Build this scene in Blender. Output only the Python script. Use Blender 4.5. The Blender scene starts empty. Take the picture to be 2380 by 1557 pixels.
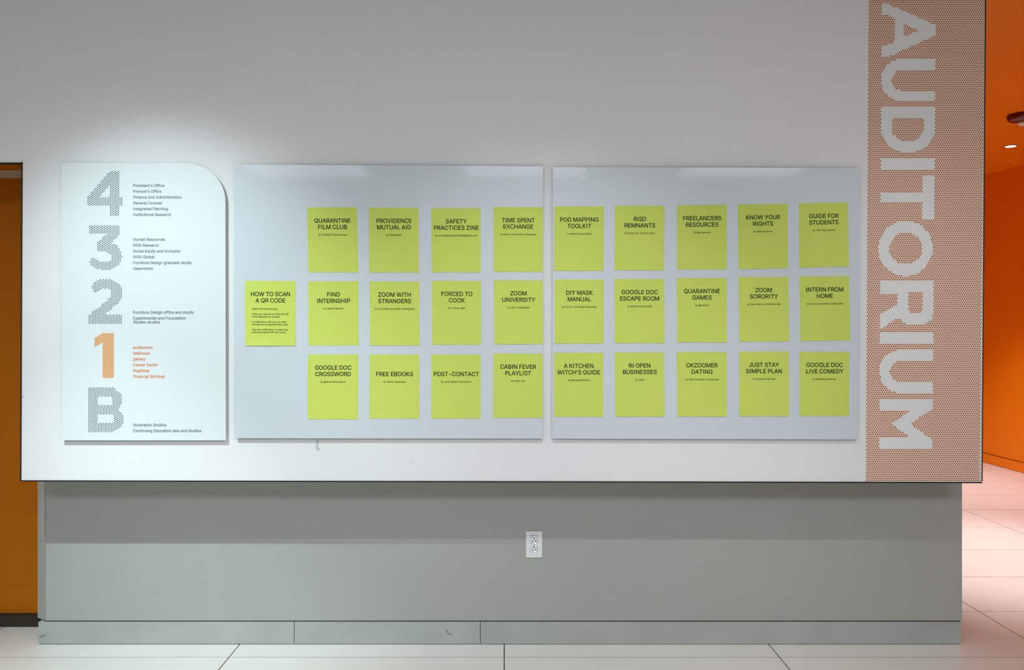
import bpy, math, random
from mathutils import Vector, geometry

# ------------------------------------------------------------------ camera, world, lights, exposure
SC = bpy.context.scene
COL = SC.collection
F = 2005.0                       # focal length in pixels of the 2380 px wide frame
VX, VY = 1172.0, 755.0           # vanishing point of the depth lines, in pixels
EYE = 1.473                      # camera height
YW = 3.73                        # distance of the upper wall face

cam = bpy.data.cameras.new('camera')
cam_ob = bpy.data.objects.new('camera', cam)
COL.objects.link(cam_ob)
cam.sensor_width = 36.0
cam.lens = F * 36.0 / 2380.0
cam.shift_x = (1190.0 - VX) / 2380.0
cam.shift_y = -(778.5 - VY) / 2380.0
cam.clip_start = 0.05
cam_ob.location = (0, 0, EYE)
cam_ob.rotation_euler = (math.pi / 2, 0, 0)
SC.camera = cam_ob

w = bpy.data.worlds.new('world')
SC.world = w
w.use_nodes = True
w.node_tree.nodes['Background'].inputs[0].default_value = (0.9, 0.95, 1.0, 1)
w.node_tree.nodes['Background'].inputs[1].default_value = 0.05

SC.view_settings.view_transform = 'Standard'
SC.view_settings.look = 'None'
SC.view_settings.exposure = 0.0
SC.view_settings.gamma = 1.0
SC.view_settings.use_curve_mapping = False


def spot(name, loc, target, power, size, blend, colour, radius=0.04):
    l = bpy.data.lights.new(name, 'SPOT')
    l.energy = power
    l.spot_size = math.radians(size)
    l.spot_blend = blend
    l.color = colour
    l.shadow_soft_size = radius
    o = bpy.data.objects.new(name, l)
    COL.objects.link(o)
    o.location = loc
    o.rotation_euler = (Vector(target) - Vector(loc)).to_track_quat('-Z', 'Y').to_euler()
    return o


def area(name, loc, power, sx, sy, colour):
    l = bpy.data.lights.new(name, 'AREA')
    l.shape = 'RECTANGLE'
    l.size = sx
    l.size_y = sy
    l.energy = power
    l.color = colour
    o = bpy.data.objects.new(name, l)
    COL.objects.link(o)
    o.location = loc
    return o


COOL = (0.80, 0.98, 1.0)
NEUT = (0.88, 0.92, 1.0)
spot('downlight_beam', (-1.91, 2.00, 3.05), (-1.38, 3.73, 1.32), 152, 50, 1.0, COOL, 0.02)      # the lamp's narrow beam
spot('downlight_spill', (-1.91, 2.00, 3.05), (-1.33, 3.73, 0.05), 52, 88, 1.0, COOL, 0.02)      # and its wide spill
spot('downlight_beam', (-1.91, 2.00, 3.05), (-1.52, 3.98, -0.9), 215, 41, 1.0, COOL, 0.02)
spot('downlight_beam', (0.17, 1.86, 3.05), (0.17, 3.73, 0.50), 96, 66, 1.0, (0.93, 0.98, 1.0), 0.02)
spot('downlight_beam', (1.77, 1.86, 3.05), (1.72, 3.73, 0.70), 36, 64, 1.0, (0.97, 0.98, 1.0), 0.02)
for lx in (-2.0, 0.2, 2.4):
    area('ceiling_panel_light', (lx, -1.1, 3.04), 72, 1.2, 1.2, NEUT)  # unseen area lights added behind the camera as soft ambient fill
spot('corridor_beam', (3.15, 5.45, 3.04), (3.15, 5.45, 0), 420, 58, 1.0, (1.0, 0.97, 1.0), 0.06)
spot('corridor_beam', (3.7, 8.0, 3.04), (3.7, 8.0, 0), 380, 95, 1.0, (1.0, 0.91, 0.93), 0.06)
spot('corridor_beam', (3.2, 10.6, 3.04), (3.2, 10.6, 0), 160, 100, 1.0, (1.0, 0.90, 0.90), 0.06)

# ------------------------------------------------------------------ helpers


def P(px, py, Y=YW):
    """The point at depth Y seen at that pixel of the photograph."""
    return Vector(((px - VX) * Y / F, Y, EYE - (py - VY) * Y / F))


def mat(name, colour, rough=0.6, spec=0.5, bump=0.0, bscale=200.0, var=0.0, vscale=3.0, coat=0.0, emit=None, metal=0.0, trans=0.0):
    m = bpy.data.materials.new(name)
    m.use_nodes = True
    nt = m.node_tree
    b = nt.nodes['Principled BSDF']
    b.inputs['Base Color'].default_value = (*colour, 1)
    b.inputs['Roughness'].default_value = rough
    b.inputs['Specular IOR Level'].default_value = spec
    b.inputs['Metallic'].default_value = metal
    b.inputs['Coat Weight'].default_value = coat
    b.inputs['Coat Roughness'].default_value = 0.05
    b.inputs['Transmission Weight'].default_value = trans
    if emit:
        b.inputs['Emission Color'].default_value = (*emit[0], 1)
        b.inputs['Emission Strength'].default_value = emit[1]
    if bump or var:
        tc = nt.nodes.new('ShaderNodeTexCoord')
    if bump:
        n = nt.nodes.new('ShaderNodeTexNoise')
        n.inputs['Scale'].default_value = bscale
        n.inputs['Detail'].default_value = 3
        bp = nt.nodes.new('ShaderNodeBump')
        bp.inputs['Strength'].default_value = bump
        bp.inputs['Distance'].default_value = 0.001
        nt.links.new(tc.outputs['Object'], n.inputs['Vector'])
        nt.links.new(n.outputs['Fac'], bp.inputs['Height'])
        nt.links.new(bp.outputs['Normal'], b.inputs['Normal'])
    if var:
        n = nt.nodes.new('ShaderNodeTexNoise')
        n.inputs['Scale'].default_value = vscale
        n.inputs['Detail'].default_value = 5
        r = nt.nodes.new('ShaderNodeValToRGB')
        r.color_ramp.elements[0].position = 0.3
        r.color_ramp.elements[1].position = 0.7
        r.color_ramp.elements[0].color = (*[c * (1 - var) for c in colour], 1)
        r.color_ramp.elements[1].color = (*[min(1, c * (1 + var * 0.4)) for c in colour], 1)
        nt.links.new(tc.outputs['Object'], n.inputs['Vector'])
        nt.links.new(n.outputs['Fac'], r.inputs['Fac'])
        nt.links.new(r.outputs['Color'], b.inputs['Base Color'])
    return m


M = {
    'wall': mat('wall_paint', (0.76, 0.765, 0.76), 0.55, 0.3, 0.12, 260, 0.02, 1.5),
    'lower': mat('lower_wall_paint', (0.37, 0.378, 0.345), 0.5, 0.35, 0.1, 200, 0.03, 2.0),
    'skirt': mat('skirting_paint', (0.385, 0.405, 0.385), 0.4, 0.4, 0.05, 90, 0.10, 5.0),
    'gap': mat('dark_joint', (0.03, 0.033, 0.03), 0.8, 0.2, 0.1, 80),
    'edge': mat('black_edge_bead', (0.012, 0.010, 0.010), 0.5, 0.3, 0.1, 80),
    'redge': mat('dark_red_edge_bead', (0.07, 0.018, 0.012), 0.5, 0.3, 0.1, 80),
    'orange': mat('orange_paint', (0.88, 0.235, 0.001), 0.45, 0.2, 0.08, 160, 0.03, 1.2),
    'orange_l': mat('orange_door_paint', (0.52, 0.145, 0.001), 0.45, 0.15, 0.08, 160, 0.03, 1.2),  # same orange mixed darker: shade of the opening put into the colour
    'soffit': mat('grey_soffit_strip', (0.55, 0.45, 0.33), 0.6, 0.3, 0.1, 160),
    'cove': mat('dark_rubber_cove', (0.035, 0.030, 0.018), 0.6, 0.3, 0.1, 60, 0.3, 8),
    'ceil': mat('ceiling_paint', (0.74, 0.74, 0.72), 0.8, 0.2, 0.1, 100),
    'grout': mat('tile_grout', (0.08, 0.068, 0.058), 0.9, 0.1, 0.2, 200),
    'tile': mat('floor_tile', (0.79, 0.765, 0.71), 0.28, 0.4, 0.03, 40, 0.05, 2.2),
    'glass': mat('frosted_board_glass', (0.585, 0.64, 0.685), 0.35, 0.45, 0.0, 1, 0.015, 2, coat=0.15),
    'glass2': mat('directory_glass', (0.71, 0.76, 0.765), 0.35, 0.45, 0.0, 1, 0.015, 2, coat=0.15),
    'gedge': mat('glass_edge', (0.62, 0.76, 0.72), 0.2, 0.6, 0.02, 50),
    'metal': mat('standoff_metal', (0.5, 0.5, 0.5), 0.3, 0.5, 0.05, 100, metal=1.0),
    'paper': mat('yellow_green_paper', (0.57, 0.68, 0.125), 0.75, 0.2, 0.12, 300, 0.02, 12),
    'ink': mat('black_ink', (0.012, 0.02, 0.008), 0.6, 0.2, 0.05, 300),
    'ink2': mat('small_print_ink', (0.03, 0.045, 0.008), 0.6, 0.2, 0.05, 300),
    'gdot': mat('grey_print', (0.07, 0.095, 0.10), 0.5, 0.3, 0.05, 300),
    'gtext': mat('grey_lettering', (0.19, 0.22, 0.23), 0.5, 0.3, 0.05, 300),
    'odot': mat('orange_print', (0.55, 0.18, 0.06), 0.5, 0.3, 0.05, 300),
    'ofilm': mat('cream_film', (0.80, 0.53, 0.29), 0.5, 0.3, 0.05, 300),
    'otext': mat('orange_lettering', (0.72, 0.24, 0.07), 0.5, 0.3, 0.05, 300),
    'film': mat('pale_pink_film', (0.88, 0.625, 0.48), 0.5, 0.3, 0.08, 200),
    'fdot': mat('brown_red_print', (0.22, 0.06, 0.03), 0.5, 0.3, 0.05, 300),
    'plate': mat('white_plastic', (0.74, 0.75, 0.76), 0.3, 0.5, 0.04, 80),
    'slot': mat('black_slot', (0.006, 0.006, 0.006), 0.6, 0.3, 0.05, 80),
    'dot_on': mat('lit_marker', (0.9, 0.9, 0.9), 0.4, 0.4, 0.02, 80, emit=((1, 1, 1), 0.8)),
    'red': mat('glossy_red_plastic', (0.10, 0.002, 0.002), 0.25, 0.4, 0.02, 60, coat=0.2),
    'lens': mat('clear_lens', (0.85, 0.7, 0.62), 0.1, 0.5, 0.02, 60, coat=0.5),
    'lamp': mat('lit_diffuser', (1, 1, 1), 0.5, 0.5, 0.02, 60, emit=((1, 0.97, 0.93), 6.0)),
    'scuff': mat('grey_scuff', (0.24, 0.27, 0.25), 0.7, 0.2, 0.1, 200, 0.2, 60),
    'scuff2': mat('pale_scuff', (0.27, 0.29, 0.275), 0.7, 0.2, 0.1, 200, 0.1, 60),
    'smear': mat('faint_smear', (0.50, 0.55, 0.55), 0.7, 0.2, 0.1, 200, 0.2, 60),
    'resid': mat('white_residue', (0.85, 0.9, 0.9), 0.6, 0.3, 0.2, 200),
}


def link(name, verts, faces, m, parent=None, origin=(0, 0, 0), smooth=False):
    org = Vector(origin)
    me = bpy.data.meshes.new(name)
    me.from_pydata([tuple(Vector(v) - org) for v in verts], [], faces)
    me.validate()
    me.update()
    if smooth:
        for p in me.polygons:
            p.use_smooth = True
    me.materials.append(m)
    o = bpy.data.objects.new(name, me)
    COL.objects.link(o)
    o.location = org
    if parent is not None:
        o.parent = parent
        o.location = org - Vector(parent['_org'])
    o['_org'] = tuple(org)
    return o


def empty(name, origin):
    o = bpy.data.objects.new(name, None)
    COL.objects.link(o)
    o.location = origin
    o['_org'] = tuple(origin)
    return o


def tag(o, label, cat, group=None):
    o['label'] = label
    o['category'] = cat
    if group:
        o['group'] = group
    return o


def structure(o):
    o['kind'] = 'structure'
    return o


def box(x0, x1, y0, y1, z0, z1):
    v = [(x0, y0, z0), (x1, y0, z0), (x1, y1, z0), (x0, y1, z0), (x0, y0, z1), (x1, y0, z1), (x1, y1, z1), (x0, y1, z1)]
    f = [(3, 2, 1, 0), (4, 5, 6, 7), (0, 1, 5, 4), (1, 2, 6, 5), (2, 3, 7, 6), (3, 0, 4, 7)]
    return v, f


def prism_xz(pts, y0, y1):
    """Outline in (x, z), counter-clockwise seen from the front, between depths y0 < y1."""
    n = len(pts)
    v = [(x, y0, z) for x, z in pts] + [(x, y1, z) for x, z in pts]
    f = [tuple(range(n)), tuple(range(2 * n - 1, n - 1, -1))]
    for i in range(n):
        j = (i + 1) % n
        f.append((i, i + n, j + n, j))
    return v, f


def join(parts):
    V, Fc = [], []
    for v, f in parts:
        k = len(V)
        V += v
        Fc += [tuple(i + k for i in q) for q in f]
    return V, Fc


def slab(name, v, f, m, parent=None, bevel=0.0, seg=2):
    c = Vector((0, 0, 0))
    for q in v:
        c += Vector(q)
    c /= len(v)
    o = link(name, v, f, m, parent, c)
    if bevel:
        b = o.modifiers.new('edge', 'BEVEL')
        b.width = bevel
        b.segments = seg
        b.limit_method = 'ANGLE'
    return o


def disc_y(c, r, y0, y1, n=24, ry=None):
    """Short round plug facing the camera: centre (x, z)."""
    ry = ry or r
    pts = [(c[0] + r * math.cos(2 * math.pi * k / n), c[1] + ry * math.sin(2 * math.pi * k / n)) for k in range(n)]
    return prism_xz(pts, y0, y1)

# ------------------------------------------------------------------ lettering: outlines filled here, no font file needed
GLYPHS = {}
for _l in """ |187|
'|206|78,318 70,509 136,509 128,318
,|188|38,-119 68,71 137,71 84,-119
-|453|337,244 337,188 114,188 114,244
.|188|95,-4 78,-1 63,9 53,24 50,41 53,59 63,73 78,83 95,87 113,83 128,73 138,59 141,41 138,24 128,9 113,-1
1|453|76,0 76,55 391,55 391,0/276,509 276,0 212,0 212,448 86,358 86,427 198,509
9|453|226,516 256,513 285,506 310,494 333,478 352,458 368,434 380,408 387,378 389,347 385,309 373,270 315,168 200,0 130,0 301,248 307,248 287,221 257,202 218,195 188,197 161,203 137,214 106,237 83,269 72,294 66,321 64,352 66,382 73,411 85,436 101,459 120,479 143,494 168,506 196,513/226,460 199,457 174,446 154,429 138,407 129,381 125,352 129,322 138,295 154,274 174,257 199,247 226,243 254,247 279,257 299,273 314,295 324,321 327,350 324,381 314,407 299,429 279,446 254,457
@|676|355,-135 307,-133 262,-126 221,-114 184,-98 151,-77 122,-53 98,-24 77,9 61,46 50,87 43,131 40,179 43,226 50,269 61,309 78,346 98,379 123,408 151,433 184,454 220,470 260,482 303,489 349,492 394,489 435,482 472,469 506,452 536,432 562,407 584,380 603,351 617,319 627,285 633,251 635,215 631,142 615,76 599,49 579,28 551,15 517,11 476,17 441,36 429,50 423,68 408,48 388,30 361,17 326,13 285,18 251,35 224,62 204,96 195,123 190,152 188,182 190,212 197,239 207,265 228,297 257,322 291,338 330,343 360,340 385,331 416,306 419,335 474,335 474,110 476,91 485,74 499,63 518,59 540,63 557,76 568,97 576,127 581,215 579,245 575,273 567,301 555,327 541,351 523,373 502,393 477,410 450,424 419,434 385,440 347,442 309,440 274,434 242,424 213,410 187,393 164,372 144,347 128,320 115,289 105,255 100,218 98,178 100,138 105,100 115,66 128,35 144,8 165,-17 188,-37 215,-54 246,-68 280,-78 317,-83 357,-85 412,-80 458,-69 489,-59 504,-107 464,-120 411,-131/329,65 359,68 382,78 400,95 412,118 422,185 419,221 411,249 399,269 381,282 331,292 305,288 283,277 265,260 252,239 242,185 251,125 262,101 279,81 301,69
A|480|16,0 201,509 276,509 463,0 395,0 287,302 264,372 232,478 245,478 213,371 191,302 85,0/110,142 110,199 370,199 370,142
B|456|60,0 60,509 241,509 274,507 304,501 329,491 359,469 381,442 394,410 398,374 395,344 387,320 356,286 315,267 315,262 339,257 363,245 385,227 402,203 414,173 418,136 413,100 400,67 377,39 344,18 317,8 284,2 247,0/125,57 245,57 281,60 309,67 330,80 349,105 355,137 352,161 342,184 327,203 306,218 279,228 248,231 125,231/125,285 238,285 288,296 308,309 323,326 333,348 336,372 330,403 313,429 283,446 240,452 125,452
C|510|267,-7 225,-3 186,7 150,25 119,49 92,79 70,115 53,157 44,203 40,254 44,305 53,352 70,393 92,429 119,459 150,484 186,501 225,512 267,516 340,504 373,490 402,471 427,447 448,418 463,385 473,348 408,348 389,395 357,428 315,449 267,456 237,453 209,445 184,432 161,414 141,391 125,364 113,332 106,295 103,254 106,213 113,177 125,145 141,117 161,94 184,76 210,63 237,56 267,53 315,60 357,81 389,114 408,160 473,160 463,124 448,91 428,62 402,38 373,19 341,5 305,-4
D|502|219,0 96,0 96,57 215,57 254,60 288,68 318,81 343,99 363,122 379,149 390,181 397,216 399,255 397,294 390,329 379,361 364,388 344,410 320,428 291,441 258,449 221,452 93,452 93,509 225,509 273,505 315,495 353,478 385,455 412,426 433,391 449,351 458,306 462,255 458,205 449,159 433,119 411,83 384,54 351,31 312,14 268,3/125,509 125,0 60,0 60,509
E|419|60,0 60,509 372,509 372,452 125,452 125,286 355,286 355,229 125,229 125,57 375,57 375,0
F|410|60,0 60,509 369,509 369,452 125,452 125,278 346,278 346,221 125,221 125,0
G|520|269,-7 225,-3 185,7 149,25 118,49 91,79 69,116 53,157 43,203 40,254 43,305 53,352 69,393 91,429 117,459 149,484 184,501 223,512 265,516 304,513 340,504 374,489 403,469 429,445 449,416 465,384 474,349 408,349 387,393 356,427 315,448 265,456 236,453 209,445 183,432 160,414 141,392 125,364 113,332 106,295 103,254 106,213 113,177 125,145 141,117 161,95 184,76 210,63 238,56 269,53 309,57 345,71 374,93 396,123 407,147 413,173 415,202 434,199 283,199 283,256 478,256 478,200 475,160 466,124 451,91 431,62 406,38 377,19 344,5 308,-4
H|517|60,0 60,509 125,509 125,289 392,289 392,509 457,509 457,0 392,0 392,232 125,232 125,0
I|240|86,0 86,509 154,509 154,0
J|396|185,-7 143,-2 106,11 75,33 52,63 38,100 33,145 33,173 98,173 98,145 104,104 122,74 149,56 185,50 220,56 248,74 266,104 272,145 272,509 336,509 336,145 332,100 318,63 294,33 263,11 227,-2
K|467|104,145 104,216 139,261 174,303 212,344 364,509 448,509 231,276/60,0 60,509 125,509 125,334 124,225 125,193 125,0/372,0 188,259 228,309 449,0
L|393|60,0 60,509 125,509 125,57 361,57 361,0
M|628|60,0 60,509 152,509 277,187 287,159 299,123 311,84 322,49 307,49 318,83 330,121 342,158 352,187 476,509 568,509 568,0 504,0 504,291 504,327 505,369 506,413 507,457 513,457 498,409 482,363 467,322 456,291 342,0 286,0 170,291 159,321 145,361 129,408 112,457 119,457 120,416 121,372 122,328 122,291 122,0
N|523|60,0 60,509 136,509 343,183 363,151 388,107 414,55 405,54 401,108 399,157 399,195 399,509 463,509 463,0 387,0 202,290 177,331 148,381 108,452 119,454 122,384 124,328 125,291 125,0
O|533|267,-7 225,-3 186,7 150,25 119,49 92,79 70,115 53,157 44,203 40,254 44,305 53,352 70,393 92,429 119,459 150,484 186,501 225,512 267,516 309,512 348,501 384,484 415,459 442,429 464,393 480,352 490,305 493,254 490,203 480,157 464,115 442,79 415,49 384,25 348,7 309,-3/267,53 296,55 324,63 349,76 372,94 392,116 408,144 420,176 428,213 430,254 428,295 420,332 408,365 392,392 372,415 349,433 324,446 296,453 267,456 237,453 210,445 184,433 161,415 142,392 125,364 113,332 106,295 103,254 106,213 113,176 125,144 142,117 161,94 184,76 210,63 237,55
P|445|60,0 60,509 235,509 272,506 305,499 332,487 356,471 375,452 390,430 400,404 407,377 409,348 407,318 400,291 390,265 375,243 356,223 332,207 305,195 272,188 235,186 109,186 109,242 233,242 269,246 297,256 318,272 333,294 342,319 344,348 342,376 333,402 318,423 297,439 268,449 232,452 125,452 125,0
Q|533|245,159 313,159 369,85 384,65 468,-48 401,-48 346,27 331,46/267,-7 225,-3 186,7 150,25 119,49 92,79 70,115 53,157 44,203 40,254 44,305 53,352 70,393 92,429 119,459 150,484 186,501 225,512 267,516 309,512 348,501 384,484 415,459 442,429 464,393 480,352 490,305 493,254 490,203 480,157 464,115 442,79 415,49 384,25 348,7 309,-3/267,53 296,55 324,63 349,76 372,94 392,116 408,144 420,176 428,213 430,254 428,295 420,332 408,365 392,392 372,415 349,433 324,446 296,453 267,456 237,453 210,445 184,433 161,415 142,392 125,364 113,332 106,295 103,254 106,213 113,176 125,144 142,117 161,94 184,76 210,63 237,55
R|449|60,0 60,509 236,509 273,506 305,500 333,489 367,465 390,433 401,408 407,381 409,352 407,323 401,296 390,271 367,240 333,217 305,206 273,200 236,198 96,198 96,255 234,255 269,258 298,267 319,281 334,300 342,324 345,352 342,380 334,405 319,425 298,440 269,449 233,452 125,452 125,0/353,0 230,229 303,229 428,0
S|447|224,-9 188,-7 156,-1 128,9 102,23 81,40 64,60 51,83 42,109 38,137 104,137 110,110 123,88 142,71 166,59 224,49 257,52 286,60 311,74 329,92 341,114 346,139 342,161 332,179 296,205 245,222 184,239 145,253 112,269 86,289 67,313 56,341 52,372 58,413 75,448 92,468 113,484 138,498 165,508 195,514 227,516 259,514 289,508 316,498 351,476 377,449 394,415 401,378 337,378 326,412 302,437 280,449 254,456 225,459 194,456 167,448 145,435 129,418 118,398 115,376 119,352 131,334 169,308 212,293 264,279 312,264 359,238 395,198 405,171 408,139 403,99 386,64 370,43 349,25 323,11 294,0 261,-7
T|449|32,452 32,509 417,509 417,452 257,452 257,0 193,0 193,452
U|517|259,-8 220,-6 186,2 154,15 126,33 103,55 85,80 71,108 63,140 60,173 60,509 124,509 124,178 128,144 141,113 160,87 187,68 220,56 259,52 298,56 331,68 357,87 377,113 389,144 393,178 393,509 457,509 457,173 454,140 446,108 433,80 414,55 391,33 363,15 332,2 297,-6
V|480|204,0 16,509 84,509 192,206 215,137 248,31 235,31 267,138 290,206 395,509 463,509 278,0
W|686|155,0 16,509 82,509 163,196 175,145 187,94 197,40 189,40 200,94 211,145 224,196 306,509 380,509 462,196 474,145 486,94 497,40 488,40 499,94 510,145 523,196 603,509 670,509 530,0 455,0 368,323 351,391 336,475 350,475 335,395 318,323 230,0
X|474|18,0 217,284 217,236 29,509 104,509 178,400 204,361 223,329 243,292 232,292 252,329 272,361 298,400 374,509 446,509 259,239 259,287 456,0 382,0 292,129 268,165 250,195 230,231 244,231 225,196 206,166 182,129 91,0
Y|472|203,0 203,208 16,509 91,509 192,344 222,292 250,230 224,230 251,293 280,344 381,509 455,509 268,208 268,0
Z|438|42,0 42,46 273,385 306,431 341,476 348,454 285,452 223,452 40,452 40,509 397,509 397,462 169,129 134,81 97,33 90,54 152,57 214,57 399,57 399,0
a|389|160,-9 126,-5 94,5 68,22 48,45 35,73 30,108 34,138 43,161 58,179 78,193 125,211 178,220 234,227 265,235 273,243 276,255 267,297 240,322 196,331 149,322 118,301 100,274 41,291 57,322 79,346 104,364 133,375 194,384 239,379 286,360 306,343 322,320 333,290 337,251 337,0 277,0 277,52 272,52 252,25 215,1/170,45 202,49 228,59 248,74 263,93 272,115 276,138 276,190 259,182 231,176 200,171 175,168 134,159 103,139 95,124 92,105 102,72 130,52
b|424|229,-8 198,-5 172,4 138,31 118,59 112,59 112,0 53,0 53,509 114,509 114,319 118,319 137,346 171,373 197,381 229,384 259,382 287,374 313,361 335,342 354,320 370,293 381,261 388,227 390,189 388,151 381,116 370,84 355,57 336,34 313,16 288,3 260,-6/220,47 253,51 279,66 301,88 316,117 325,151 328,189 325,227 316,261 301,290 280,311 253,325 220,330 188,325 161,312 140,291 125,263 116,229 113,189 116,150 125,115 140,86 162,65 188,51
c|396|207,-8 174,-5 144,3 117,16 93,35 72,58 56,85 44,116 37,150 34,187 37,225 44,260 56,291 72,318 93,341 117,360 144,374 174,382 207,384 260,377 305,356 340,322 362,277 303,262 290,289 270,311 242,325 207,330 173,325 145,310 124,287 108,258 99,224 96,187 99,151 108,117 124,89 145,66 173,51 207,46 243,52 271,66 292,89 304,117 363,102 341,56 306,21 261,-1
d|424|195,-8 165,-6 137,3 111,16 89,34 70,57 55,84 43,116 36,151 34,189 36,227 43,261 55,293 70,320 89,342 112,361 137,374 165,382 196,384 228,381 253,373 287,346 306,319 311,319 311,509 372,509 372,0 313,0 313,59 307,59 287,31 252,4 227,-5/205,47 236,51 263,65 284,86 299,115 309,150 312,189 309,229 300,263 284,291 263,312 237,325 205,330 172,325 145,311 124,290 108,261 99,227 96,189 99,151 109,117 124,88 145,66 172,51
e|404|212,-8 177,-5 145,3 117,16 92,35 72,58 56,85 44,116 37,150 34,187 36,224 44,258 55,290 71,317 91,340 115,359 142,373 172,382 205,384 266,374 294,361 319,341 341,315 357,282 365,256 370,227 371,194 371,169 75,169 75,221 338,221 310,202 307,237 298,269 283,294 263,314 237,326 205,330 173,326 146,313 125,294 109,270 99,241 96,211 96,178 100,139 110,106 128,80 151,61 179,50 212,46 254,53 285,73 306,105 365,91 353,63 335,39 311,19 283,4 249,-5
f|254|228,379 228,327 6,327 6,379/81,0 81,432 84,461 96,486 113,505 135,519 187,530 222,527 243,521 227,468 215,472 195,474 171,470 154,460 145,443 142,419 142,0
g|425|207,-151 168,-148 134,-140 82,-110 51,-69 101,-41 122,-66 154,-88 207,-97 249,-92 282,-75 304,-47 311,-6 311,68 306,68 287,41 252,16 227,8 195,5 165,7 138,14 113,27 90,43 71,65 55,90 43,120 36,154 34,191 36,229 43,263 55,293 71,320 90,342 112,361 138,374 166,382 196,384 228,382 253,373 288,346 308,319 313,319 313,379 372,379 372,-9 370,-40 363,-67 350,-90 324,-117 291,-136 265,-144 237,-149/205,59 237,63 264,75 285,95 300,121 309,154 312,193 309,231 300,264 285,291 264,312 237,325 205,330 172,325 145,312 124,290 109,262 99,229 96,193 99,155 109,123 124,96 145,76 172,63
h|410|114,227 114,0 53,0 53,509 114,509 114,287 102,287 116,319 132,344 152,362 187,379 227,384 264,380 295,369 321,349 341,321 350,298 355,271 357,240 357,0 296,0 296,235 290,275 273,304 246,323 210,329 184,326 161,317 141,303 126,283 117,257
i|167|53,0 53,379 114,379 114,0/84,443 67,446 54,455 44,468 41,483 44,499 54,512 67,521 84,524 100,521 114,512 123,499 126,483 123,468 114,455 100,446
j|167|53,379 114,379 114,-30 111,-63 102,-90 86,-113 65,-129 37,-139 4,-143 -10,-143 -10,-87 2,-87 25,-83 40,-72 50,-54 53,-29/83,443 67,446 53,455 44,468 41,483 44,499 53,512 67,521 83,524 100,521 114,512 123,499 126,483 123,468 114,455 100,446
k|381|110,137 110,212 121,212 284,379 360,379 184,199 177,199/53,0 53,509 114,509 114,0/294,0 148,186 191,229 372,0
l|189|139,-2 101,3 74,20 58,47 53,84 53,509 114,509 114,99 120,62 130,54 146,52 160,53 170,54 181,3 162,-1
m|610|53,0 53,379 112,379 112,295 108,295 118,323 132,346 172,376 219,386 257,380 287,361 309,331 321,295 312,295 322,321 337,343 381,375 437,386 468,383 497,372 522,354 541,328 553,296 557,255 557,0 496,0 496,254 490,289 473,313 447,326 419,330 395,328 374,320 345,290 335,247 335,0 274,0 274,260 269,288 253,311 229,326 199,330 158,320 140,307 126,289 117,266 114,238 114,0
n|410|114,227 114,0 53,0 53,379 112,379 112,287 102,287 116,319 132,344 152,362 187,379 227,384 264,380 295,369 321,349 341,321 350,298 355,271 357,240 357,0 296,0 296,235 290,275 273,304 246,323 210,329 184,326 161,317 141,303 126,283 117,257
o|415|207,-8 174,-5 144,3 117,16 93,35 72,58 56,85 44,116 37,150 34,187 37,225 44,260 56,291 72,318 93,341 117,360 144,374 174,382 207,384 241,382 271,374 299,360 323,341 343,318 359,291 371,260 379,225 381,187 379,150 371,116 359,85 343,58 323,35 299,16 271,3 241,-5/207,46 242,51 270,66 292,89 307,117 316,151 319,187 316,224 307,258 292,287 270,310 242,325 207,330 173,325 145,310 124,287 108,258 99,224 96,187 99,151 108,117 124,89 145,66 173,51
p|424|53,-143 53,379 112,379 112,319 118,319 137,346 171,373 197,381 229,384 259,382 287,374 313,361 335,342 354,320 370,293 381,261 388,227 390,189 388,151 381,116 370,84 355,57 336,34 313,16 288,3 260,-6 229,-8 198,-5 173,4 138,31 118,59 114,59 114,-143/220,47 253,51 279,66 301,88 316,117 325,151 328,189 325,227 316,261 301,290 280,311 253,325 220,330 188,325 161,312 140,291 125,263 116,229 113,189 116,150 125,115 140,86 162,65 188,51
q|424|372,-143 311,-143 311,59 306,59 287,31 252,4 227,-5 195,-8 165,-6 137,3 111,16 89,34 70,57 55,84 43,116 36,151 34,189 36,227 43,261 55,293 70,320 89,342 112,361 137,374 165,382 196,384 228,381 253,373 287,346 307,319 313,319 313,379 372,379/205,47 236,51 263,65 284,86 299,115 309,150 312,189 309,229 300,263 284,291 263,312 237,325 205,330 172,325 145,311 124,290 108,261 99,227 96,189 99,151 109,117 124,88 145,66 172,51
r|259|53,0 53,379 112,379 112,321 130,347 152,367 181,380 213,385 229,384 243,384 243,322 230,324 207,326 182,323 159,315 140,301 126,284 117,262 114,237 114,0
s|365|182,-8 145,-5 112,3 84,18 62,38 45,63 36,94 94,107 105,79 124,60 150,49 181,45 217,50 244,62 262,81 268,103 265,121 254,136 237,147 212,155 149,170 118,180 92,192 72,208 53,237 47,274 51,305 65,332 87,354 115,370 149,381 187,384 223,381 254,372 279,358 299,339 324,290 268,277 258,298 243,316 219,328 187,333 156,329 131,317 114,299 109,277 112,258 124,243 172,223 229,209 261,200 287,187 306,171 325,142 331,107 326,75 312,47 290,24 260,6 223,-5
t|227|204,379 204,327 6,327 6,379/65,471 126,471 126,98 128,76 136,61 150,53 170,50 185,51 202,54 213,2 192,-3 168,-4 138,-1 113,7 92,21 72,52 65,93
u|410|182,-5 146,-1 115,11 89,31 69,59 60,82 54,109 53,139 53,379 114,379 114,144 119,105 137,75 164,56 200,50 226,53 249,62 268,77 283,97 293,122 296,153 296,379 357,379 357,0 298,0 298,92 307,92 294,60 277,35 257,17 222,0
v|389|163,0 17,379 84,379 165,155 187,87 206,21 184,21 203,87 224,155 305,379 371,379 226,0
w|567|138,0 23,379 87,379 133,214 154,137 175,41 165,41 186,135 206,214 252,379 316,379 362,214 382,136 402,41 391,41 413,135 434,214 480,379 545,379 429,0 368,0 319,172 305,225 291,280 277,338 291,338 277,280 263,225 248,172 199,0
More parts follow.
